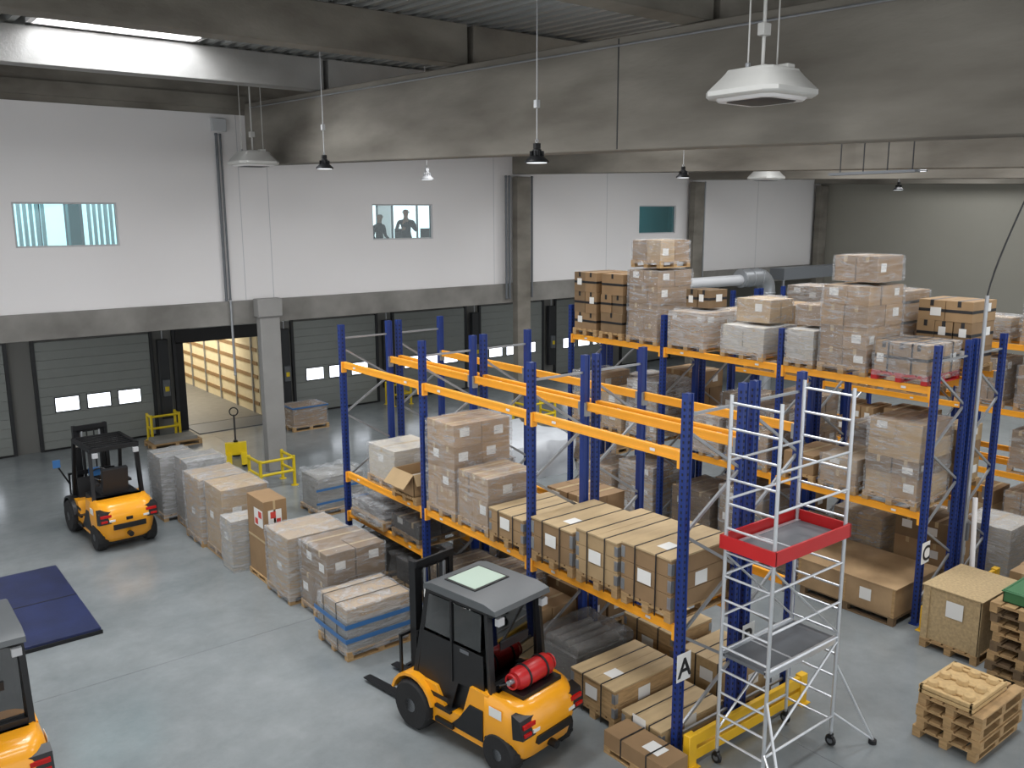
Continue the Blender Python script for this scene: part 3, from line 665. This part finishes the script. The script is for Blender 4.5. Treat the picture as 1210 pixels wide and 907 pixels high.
# ------------------------------------------------------------------ ceiling fixtures
def wire(b,p,q,r=.006,m=GREYP):b.cyl(p,q,r,m,5)
def sq(cx,cy,s,z,ch=.25):
    k=s*(1-ch);return [(cx+a,cy+c,z) for a,c in((k,-s),(s,-k),(s,k),(k,s),(-k,s),(-s,k),(-s,-k),(-k,-s))]
def heater(x,y,z,s=.55):
    b=B();h=s/.55;b.loft([sq(x,y,s*.98,z),sq(x,y,s*1.04,z+.03*h),sq(x,y,s*1.04,z+.09*h),sq(x,y,s*.78,z+.26*h),sq(x,y,s*.7,z+.32*h),sq(x,y,s*.66,z+.36*h)],HEAT)
    b.loft([sq(x,y,s*.8,z-.03),sq(x,y,s*.86,z)],WHITE);b.loft([sq(x,y,s*.62,z-.036),sq(x,y,s*.66,z-.03)],DKG)
    b.box(x-s*.3,x+s*.3,y-s*.3,y+s*.3,z+.36*h,z+.4*h,HEAT);b.box(x+.08,x+.2,y-.24,y-.08,z+.36*h,z+.42*h,HEAT)
    top=zg(y)+.6
    for a in(-.35,.35):wire(b,(x+a*s*1.6,y,z+.34*h),(x+a*s*1.6,y,top),.01,HEAT)
    b.cyl((x,y,z+.4*h),(x,y,top),.018,HEAT,8);b.box(x-.06,x+.06,y-.04,y+.04,z+.6,z+.72,HEAT)
    for a in(-1,1):b.box(x+a*s*.56-.02,x+a*s*.56+.02,y-.02,y+.02,z+.32*h,z+.42*h,GALV)
    return b.finish('ceiling_air_heater',bevel=.006)
heater(7.72,5.72,7.6,.42);heater(7.98,19.4,7.58,.44);heater(24.2,17.6,7.55,.45)
def highbay(x,y,z,m=BLKM,r=.16):
    b=B();n=20
    def ring(rr,zz):return [(x+rr*math.cos(2*math.pi*i/n),y+rr*math.sin(2*math.pi*i/n),zz) for i in range(n)]
    b.loft([ring(r,z),ring(r*1.03,z+.015),ring(r*.95,z+.035),ring(r*.6,z+.08),ring(r*.42,z+.1),ring(r*.38,z+.17),ring(r*.2,z+.18)],m)
    for i in range(10):
        a=2*math.pi*i/10;b.bar((x+r*.36*math.cos(a),y+r*.36*math.sin(a),z+.11),(x+r*.6*math.cos(a),y+r*.6*math.sin(a),z+.11),.008,.08,m)
    b.cyl((x,y,z-.004),(x,y,z+.002),r*.85,HB,16)
    b.box(x-.04,x+.04,y-.03,y+.03,z+.18,z+.25,m);b.torus((x,y,z+.28),.025,.007,GALV,Vector((1,0,0)),10,5)
    wire(b,(x,y,z+.3),(x,y,zg(y)+.66),.008,LGREY);b.box(x-.03,x+.03,y-.03,y+.03,z+.7,z+.8,LGREY)
    return b.finish('high_bay_lamp')
highbay(7.76,15.5,7.33);highbay(7.72,9.25,7.14)
highbay(11,17.0,7.25,LGREY,.14)
for q in((16.1,14,7.3),(20,10.4,7.4),(27.4,14.9,7.2)):highbay(*q)
b=B()
b.path([(21.5,18.6,4.3),(24.6,18.6,4.3)],.18,LGREY,14)
for i in range(8):
    a=math.pi/2*i/8;a2=math.pi/2*(i+1)/8
    b.cyl((25.4+.5*math.sin(a),18.6,3.85+.5*math.cos(a)),(25.4+.5*math.sin(a2),18.6,3.85+.5*math.cos(a2)),.3,GALV,16)
b.cyl((24.4,18.6,4.35),(25.4,18.6,4.35),.3,GALV,16);b.cyl((25.9,18.6,0),(25.9,18.6,3.86),.3,GALV,16)
for q in(24.45,24.9,25.35):b.torus((q,18.6,4.35),.3,.02,GALV,Vector((1,0,0)),20,6)
for q in(3.8,3.0,2.2):b.torus((25.9,18.6,q),.3,.02,GALV,n=20,k=6)
b.box(26.6,31.5,18.4,19.0,4.2,4.6,GREYP);
for x in(27,31):b.cyl((x,18.7,0),(x,18.7,4.2),.05,GALV,8)
b.finish('ventilation_duct')
b=B();b.box(.2,2.9,14.2,17.45,0,.1,MATB);b.box(.2,2.9,15.8,15.83,.1,.105,BLKM);b.box(.18,2.92,14.18,14.22,0,.06,BLKM);b.finish('blue_steel_ramp_plate',bevel=.01)

# ------------------------------------------------------------------ forklifts
def wheel(b,x,y,r,w,s,rim):
    prof=[(r*.62,-w/2),(r*.9,-w/2),(r,-w*.32),(r,w*.32),(r*.9,w/2),(r*.62,w/2)]
    n=26;rings=[]
    for rr,o in prof:rings.append([(x+o,y+rr*math.cos(2*math.pi*i/n),r+rr*math.sin(2*math.pi*i/n)) for i in range(n)])
    b.loft(rings,RUB)
    for i in range(n):
        a=2*math.pi*i/n
        if i%2==0:b.obox((x,y+r*math.cos(a)*.99,r+r*math.sin(a)*.99),(w*.7,.04,.015),Matrix.Rotation(a-math.pi/2,3,'X'),RUB)
    b.cyl((x-w*.42,y,r),(x+w*.42,y,r),r*.6,rim,18);b.cyl((x,y,r),(x+s*w*.5,y,r),r*.28,GREYP,12)
    for i in range(6):
        a=2*math.pi*i/6;b.cyl((x+s*w*.42,y+r*.42*math.cos(a),r+r*.42*math.sin(a)),(x+s*w*.46,y+r*.42*math.cos(a),r+r*.42*math.sin(a)),.015,GREYP,6)
def forklift(x,y,phi,sc=1.0,cabin=False,gas=False,elec=False):
    T=Matrix.Translation((x,y,0))@Matrix.Rotation(phi,4,'Z')@Matrix.Scale(sc,4)
    b=B(T)
    def ring(z,hw,yf,yr,rd):
        pts=[(hw,yf,z),(hw,yr+rd*1.3,z)]
        for i in range(1,6):
            a=math.pi/2*i/6;pts.append((hw-rd+rd*math.cos(a),yr+rd*1.3-rd*1.3*math.sin(a),z))
        pts.append((hw-rd,yr,z));q=[(-p[0],p[1],p[2]) for p in pts[::-1]];return pts+q
    b.loft([ring(.18,.46,-.7,-1.1,.22),ring(.27,.53,-.7,-1.2,.25),ring(.6,.55,-.68,-1.29,.26),ring(.74,.55,-.66,-1.28,.26),ring(.9,.52,-.64,-1.2,.25),ring(.95,.47,-.62,-1.13,.22)],FORANGE)
    b.box(-.3,.3,-1.305,-1.2,.46,.56,BLK);b.cyl((0,-1.33,.33),(0,-1.2,.33),.05,BLKM)
    for s in(-1,1):
        b.prism([(-1.285,.6),(-1.12,.56),(-1.1,.86),(-1.235,.82)],'x',s*.22,s*.548,BLK)
        b.box(min(s*.32,s*.52),max(s*.32,s*.52),-1.276,-1.2,.72,.77,TAIL);b.box(min(s*.4,s*.52),max(s*.4,s*.52),-1.292,-1.2,.63,.67,TAIL);b.box(min(s*.26,s*.37),max(s*.26,s*.37),-1.292,-1.2,.63,.67,CLAMP)
    b.box(-.5,.5,-1.05,-.62,.12,.55,BLK)
    b.prism([(-.68,.22),(.7,.22),(.76,.4),(.72,.72),(.2,.72),(.05,.48),(-.25,.48),(-.4,.93),(-.7,.93)],'x',-.52,.52,FORANGE)
    b.prism([(-.62,.3),(-.05,.3),(-.2,.44),(-.4,.7),(-.62,.7)],'x',-.535,.535,BLK)
    b.box(-.56,.56,-.12,.2,.26,.32,BLKM);b.box(-.56,.56,-.08,.2,.45,.49,BLKM)
    b.prism([(-.78,.95),(-.05,.95),(0,.82),(.02,.5),(-.7,.5)],'x',-.42,.42,BLK)
    b.prism([(-.52,.95),(-.05,.95),(-.03,1.05),(-.5,1.04)],'x',-.25,.25,SEAT);b.prism([(-.58,1.0),(-.46,1.03),(-.56,1.5),(-.66,1.48)],'x',-.24,.24,SEAT)
    for s in(-1,1):b.box(s*.3-.04,s*.3+.04,-.5,-.12,1.15,1.2,SEAT)
    b.prism([(.4,.7),(.7,.7),(.64,1.08),(.5,1.12)],'x',-.42,.42,BLK);b.cyl((-.02,.38,.98),(-.02,.26,1.16),.02,BLKM);b.torus((-.02,.25,1.18),.17,.016,BLK,Vector((0,-.5,.8)))
    for k in range(3):b.cyl((.22+k*.06,.42,1.03),(.22+k*.06,.36,1.22),.01,BLKM);b.ball((.22+k*.06,.36,1.23),.022,BLK,n=8)
    for s in(-1,1):
        xs=(s*.34,s*.6);pts=[]
        for i in range(9):
            a=math.radians(15+150*i/8);pts.append((.6+.41*math.cos(a),.34+.41*math.sin(a)))
        inn=[(.6+.37*math.cos(math.radians(15+150*i/8)),.34+.37*math.sin(math.radians(15+150*i/8))) for i in range(9)][::-1]
        b.prism(pts+inn,'x',min(xs),max(xs),FORANGE if not elec else BLK)
        rim=BLKM if gas else GREYP
        wheel(b,s*.5,.6,.33,.24,s,rim);wheel(b,s*.46,-.88,.26,.2,s,rim)
    top=1.93
    for s in(-1,1):
        b.bar((s*.46,.64,.72),(s*.44,.38,top),.06,.07,BLK);b.bar((s*.45,-.7,.93),(s*.43,-.62,top),.07,.07,BLK)
        b.bar((s*.44,.42,top),(s*.43,-.72,top),.07,.08,BLK)
    b.bar((-.46,.4,top),(.46,.4,top),.07,.08,BLK);b.bar((-.46,-.7,top),(.46,-.7,top),.07,.08,BLK)
    if cabin:
        b.prism([(-.8,top),(.46,top),(.44,top+.06),(.3,top+.1),(-.6,top+.1),(-.78,top+.06)],'x',-.48,.48,ROOFG)
        b.box(-.3,.3,-.28,.26,top+.1,top+.112,BLK);b.box(-.27,.27,-.25,.23,top+.112,top+.118,PANEL)
        for s in(-1,1):
            b.prism([(.6,.76),(-.02,.48),(-.15,.86),(-.6,.93),(-.58,1.36),(.48,1.36)],'x',s*.465,s*.48,BLK)
            b.prism([(.45,1.4),(-.54,1.4),(-.55,1.88),(.36,1.88)],'x',s*.468,s*.472,GLK);b.bar((s*.475,-.05,.86),(s*.475,-.05,1.9),.03,.04,BLK)
            b.box(min(s*.48,s*.49),max(s*.48,s*.49),-.35,-.2,1.3,1.34,GREYP)
        b.prism([(-.66,.98),(-.64,.98),(-.6,1.86),(-.62,1.86)],'x',-.4,.4,GLK);b.box(-.44,.44,-.73,-.66,.93,1.02,BLK)
        b.prism([(.63,1.1),(.61,1.1),(.4,1.86),(.42,1.86)],'x',-.4,.4,GLK)
    else:
        for k in range(7):b.bar((-.42,.3-.16*k,top+.01),(.42,.3-.16*k,top+.01),.03,.03,BLK)
    for s in(-1,1):b.box(s*.38-.05,s*.38+.05,.44,.5,top-.16,top-.06,CLAMP);b.box(s*.38-.05,s*.38+.05,-.8,-.74,top-.14,top-.05,LGREY)
    D=-.2
    for s in(-1,1):
        b.box(s*.3-.035,s*.3+.035,.98+D,1.1+D,.08,2.12,BLKM);b.box(s*.23-.03,s*.23+.03,1.0+D,1.12+D,.1,2.08,BLKM)
        b.cyl((s*.17,.98+D,.15),(s*.17,.98+D,1.7),.03,BLKM,10);b.cyl((s*.17,.98+D,1.7),(s*.17,.98+D,2.0),.02,GALV,10)
        b.cyl((s*.36,.5,.5),(s*.33,.95+D,.95),.03,BLKM,10)
    for z in(.25,1.1,2.04):b.box(-.33,.33,.96+D,1.0+D,z,z+.09,BLKM)
    b.box(-.27,.27,1.0+D,1.08+D,1.98,2.06,BLKM);b.cyl((-.07,1.0+D,.5),(-.07,1.0+D,2.0),.015,BLK,6);b.cyl((.07,1.0+D,.5),(.07,1.0+D,2.0),.015,BLK,6)
    b.box(-.46,.46,1.15+D,1.2+D,.18,.28,BLKM);b.box(-.46,.46,1.15+D,1.2+D,.5,.6,BLKM)
    for xx in(-.44,-.22,0,.22,.44):b.box(xx-.015,xx+.015,1.15+D,1.19+D,.28,1.1,BLKM)
    b.box(-.46,.46,1.15+D,1.19+D,1.08,1.12,BLKM)
    for s in(-1,1):
        xx=s*.25;b.box(xx-.06,xx+.06,1.2+D,1.245+D,.04,.62,BLKM);b.prism([(1.2+D,.03),(2.15+D,.05),(2.2+D,.06),(2.15+D,.07),(1.22+D,.09)],'x',xx-.06,xx+.06,BLKM)
    if gas:
        y0,z0=-.93,1.13;n=18
        rings=[]
        for xx,rr in((-.32,.05),(-.31,.1),(-.26,.135),(.24,.135),(.29,.1),(.31,.05)):rings.append([(xx,y0+rr*math.cos(2*math.pi*i/n),z0+rr*math.sin(2*math.pi*i/n)) for i in range(n)])
        b.loft(rings,RED)
        for xx in(-.16,.14):b.torus((xx,y0,z0),.14,.014,BLKM,Vector((1,0,0)))
        b.box(-.34,.34,y0-.17,y0+.2,.95,1.0,BLKM);b.cyl((-.32,y0,z0),(-.42,y0,z0),.03,GALV,8);b.torus((-.36,y0,z0),.085,.014,RED,Vector((1,0,0)))
        b.path([(-.4,y0,z0),(-.44,y0+.1,1.08),(-.36,y0+.2,.96)],.015,BLK)
        b.torus((.32,y0,z0),.09,.012,RED,Vector((1,0,0)))
    if elec:
        b.box(-.06,.06,-1.3,-1.26,.62,.68,BLK);b.box(-.18,.02,.42,.52,1.12,1.28,BLUE_T)
        b.bar((-.5,.68,.95),(-.72,.66,1.4),.03,.03,BLK);b.box(-.8,-.66,.64,.67,1.36,1.52,BLUE_T)
    for s in(-1,1):
        b.box(min(s*.551,s*.556),max(s*.551,s*.556),-.95,-.75,.72,.84,PAPER)
        b.box(min(s*.521,s*.524),max(s*.521,s*.524),.0,.42,.56,.62,BLK)
    return b.finish('forklift',bevel=.008)
forklift(6.02,8.38,math.radians(8.6),1.0,cabin=True,gas=True)
forklift(4.24,18.95,math.radians(3),1.02,elec=True)
forklift(.86,11.05,0,1.0,cabin=True)
b=B(Matrix.Translation((8.5,23.0,0))@Matrix.Rotation(math.radians(160),4,'Z'))
for s in(-1,1):b.prism([(-.0,.05),(1.1,.06),(1.15,.08),(1.1,.11),(0,.13)],'x',s*.2-.08,s*.2+.08,YEL);b.cyl((s*.2-.04,1.0,.04),(s*.2+.04,1.0,.04),.04,RUB,10)
b.box(-.28,.28,-.12,.02,.06,.4,YEL);b.cyl((-.1,-.12,.09),(.1,-.12,.09),.09,RUB,14);b.cyl((0,-.12,.3),(0,-.4,1.1),.025,BLK,8);b.cyl((0,-.1,.1),(0,-.1,.45),.06,BLKM,10)
b.torus((0,-.43,1.18),.11,.018,BLK,Vector((0,1,.3)));b.finish('pallet_jack')

# ------------------------------------------------------------------ people
def person(name,x,y,z,rot,h,shirt,trouser,armpose):
    P=[];R=[];E=[]
    def v(p,r,par=None):
        P.append(p);R.append(r)
        if par is not None:E.append((par,len(P)-1))
        return len(P)-1
    pel=v((0,0,.96),.135);sp=v((0,.01,1.12),.12,pel);ch=v((0,.015,1.32),.15,sp);nb=v((0,.01,1.46),.075,ch);nk=v((0,-.005,1.53),.052,nb)
    hd=v((0,-.015,1.6),.075,nk);h2=v((0,-.015,1.67),.092,hd);h3=v((0,.0,1.725),.07,h2)
    for s in(-1,1):
        hp=v((s*.1,0,.88),.095,pel);kn=v((s*.11,-.015,.5),.062,hp);an=v((s*.115,.015,.09),.042,kn);v((s*.13,-.16,.035),.035,an)
        sh=v((s*.19,.01,1.41),.062,ch);el,wr=armpose[0 if s<0 else 1]
        e=v(el,.044,sh);w=v(wr,.028,e);d=(Vector(wr)-Vector(el)).normalized();side=d.cross(Vector((0,-1,.2))).normalized()
        pm=v(tuple(Vector(wr)+d*.06),.036,w)
        for k,(o,L) in enumerate(((-.03,.065),(-.01,.078),(.01,.072),(.03,.056))):
            a=Vector(wr)+d*.09+side*o;f1=v(tuple(a),.01,pm);f2=v(tuple(a+d*L*.5),.009,f1);v(tuple(a+d*L*.9+Vector((0,-.012,0))),.007,f2)
        t1=v(tuple(Vector(wr)+d*.04-side*.045),.011,w);v(tuple(Vector(wr)+d*.08-side*.06),.009,t1)
    me=bpy.data.meshes.new(name+'_sk');me.from_pydata(P,E,[]);ob=bpy.data.objects.new('tmp',me);bpy.context.collection.objects.link(ob)
    sk=ob.modifiers.new('s','SKIN')
    for i,r in enumerate(R):me.skin_vertices[0].data[i].radius=(r,r*(.72 if i in(0,1,2) else 1))
    me.skin_vertices[0].data[0].use_root=True
    sb=ob.modifiers.new('u','SUBSURF');sb.levels=2;sb.render_levels=2
    dg=bpy.context.evaluated_depsgraph_get();m2=bpy.data.meshes.new_from_object(ob.evaluated_get(dg));bpy.data.objects.remove(ob)
    b=B();b.mats=[shirt,trouser,SKIN,HAIR,BLK,EYE]
    for q in m2.vertices:b.v.append(q.co.copy())
    for f in m2.polygons:
        c=f.center;b.f.append(list(f.vertices))
        if c.z>1.49:mi=3 if (c.z>1.7 or (c.y>.015 and c.z>1.6)) else 2
        elif any((c-Vector(a[0])).dot((Vector(a[1])-Vector(a[0])).normalized())>(Vector(a[1])-Vector(a[0])).length-.01 and (c-Vector(a[1])).length<.2 for a in armpose):mi=2
        elif c.z<.08:mi=4
        elif c.z<.97:mi=1
        else:mi=0
        b.m.append(mi)
    b.ball((0,-.115,1.645),.016,SKIN,(.8,1.2,1.5),8)
    for s in(-1,1):b.ball((s*.033,-.1,1.67),.011,EYE,n=8);b.ball((s*.092,0,1.655),.025,SKIN,(.4,.8,1.2),8)
    b.ball((0,-.1,1.605),.018,REDST,(1.3,.4,.35),8)
    T=Matrix.Translation((x,y,z))@Matrix.Rotation(rot,4,'Z')@Matrix.Scale(h/1.78,4);b.v=[T@q for q in b.v]
    return b.finish(name)
person('standing_person',13.55,22.1,4.8,math.radians(-38),1.9,GCL,NAVY,(((-.27,-.05,1.14),(-.08,-.24,1.2)),((.28,-.08,1.15),(.07,-.2,1.42))))
person('standing_person',12.62,22.0,4.8,math.radians(20),1.76,DCL,DCL,(((-.27,.02,1.13),(-.24,-.1,.9)),((.27,.02,1.13),(.22,-.2,1.0))))

# ------------------------------------------------------------------ lights
W=bpy.data.worlds.new('world');S.world=W;W.use_nodes=True
W.node_tree.nodes['Background'].inputs[0].default_value=(.96,.975,1,1);W.node_tree.nodes['Background'].inputs[1].default_value=1.15
def area(name,loc,sx,sy,e,rot=(0,0,0),col=(.98,.985,1),spread=180):
    l=bpy.data.lights.new(name,'AREA');l.shape='RECTANGLE';l.size=sx;l.size_y=sy;l.energy=e;l.color=col;l.spread=math.radians(spread)
    o=bpy.data.objects.new(name,l);bpy.context.collection.objects.link(o);o.location=loc;o.rotation_euler=rot;return o
for x,y,e in((4.0,9.8,190),(4.0,4.6,160),(12.8,9.8,220),(12.8,15.0,260),(21,9.8,250),(21,15,290),(29,9.8,150),(29,15,180),(3.6,14.9,230),(12.8,4.6,190),(21,4.6,190)):
    area('roof_fill_light',(x,y,zg(y)+.57),4.5,1.4,e,spread=155)  # added top light under the closed deck; no skylight openings here
area('roof_fill_light',(4.7,16.83,deckz(17)+.45),2.4,.9,140)  # daylight through the one modelled skylight
for x in(4.5,14.5,26):area('office_light',(x,24.3,8.1),4,2,110)
area('trailer_light',(9.8,34,2.75),1.8,10,190,col=(1,.94,.82))
for x in(2,12,22):area('dock_strip_light',(x,24.2,3.9),5,.3,30)

# ------------------------------------------------------------------ camera
yaw,pit,rol=math.radians(51.782),math.radians(10.802),math.radians(-.252)
F=Vector((math.cos(yaw)*math.cos(pit),math.sin(yaw)*math.cos(pit),-math.sin(pit)));r=Vector((math.sin(yaw),-math.cos(yaw),0));u=r.cross(F)
r2=r*math.cos(rol)+u*math.sin(rol);u2=-r*math.sin(rol)+u*math.cos(rol)
cd=bpy.data.cameras.new('camera');cd.sensor_width=36;cd.lens=1041/1210*36;cd.clip_end=200
co=bpy.data.objects.new('camera',cd);bpy.context.collection.objects.link(co)
mw=Matrix.Identity(4)
for i in range(3):mw[i][0]=r2[i];mw[i][1]=u2[i];mw[i][2]=-F[i]
mw[2][3]=6.45;co.matrix_world=mw;S.camera=co
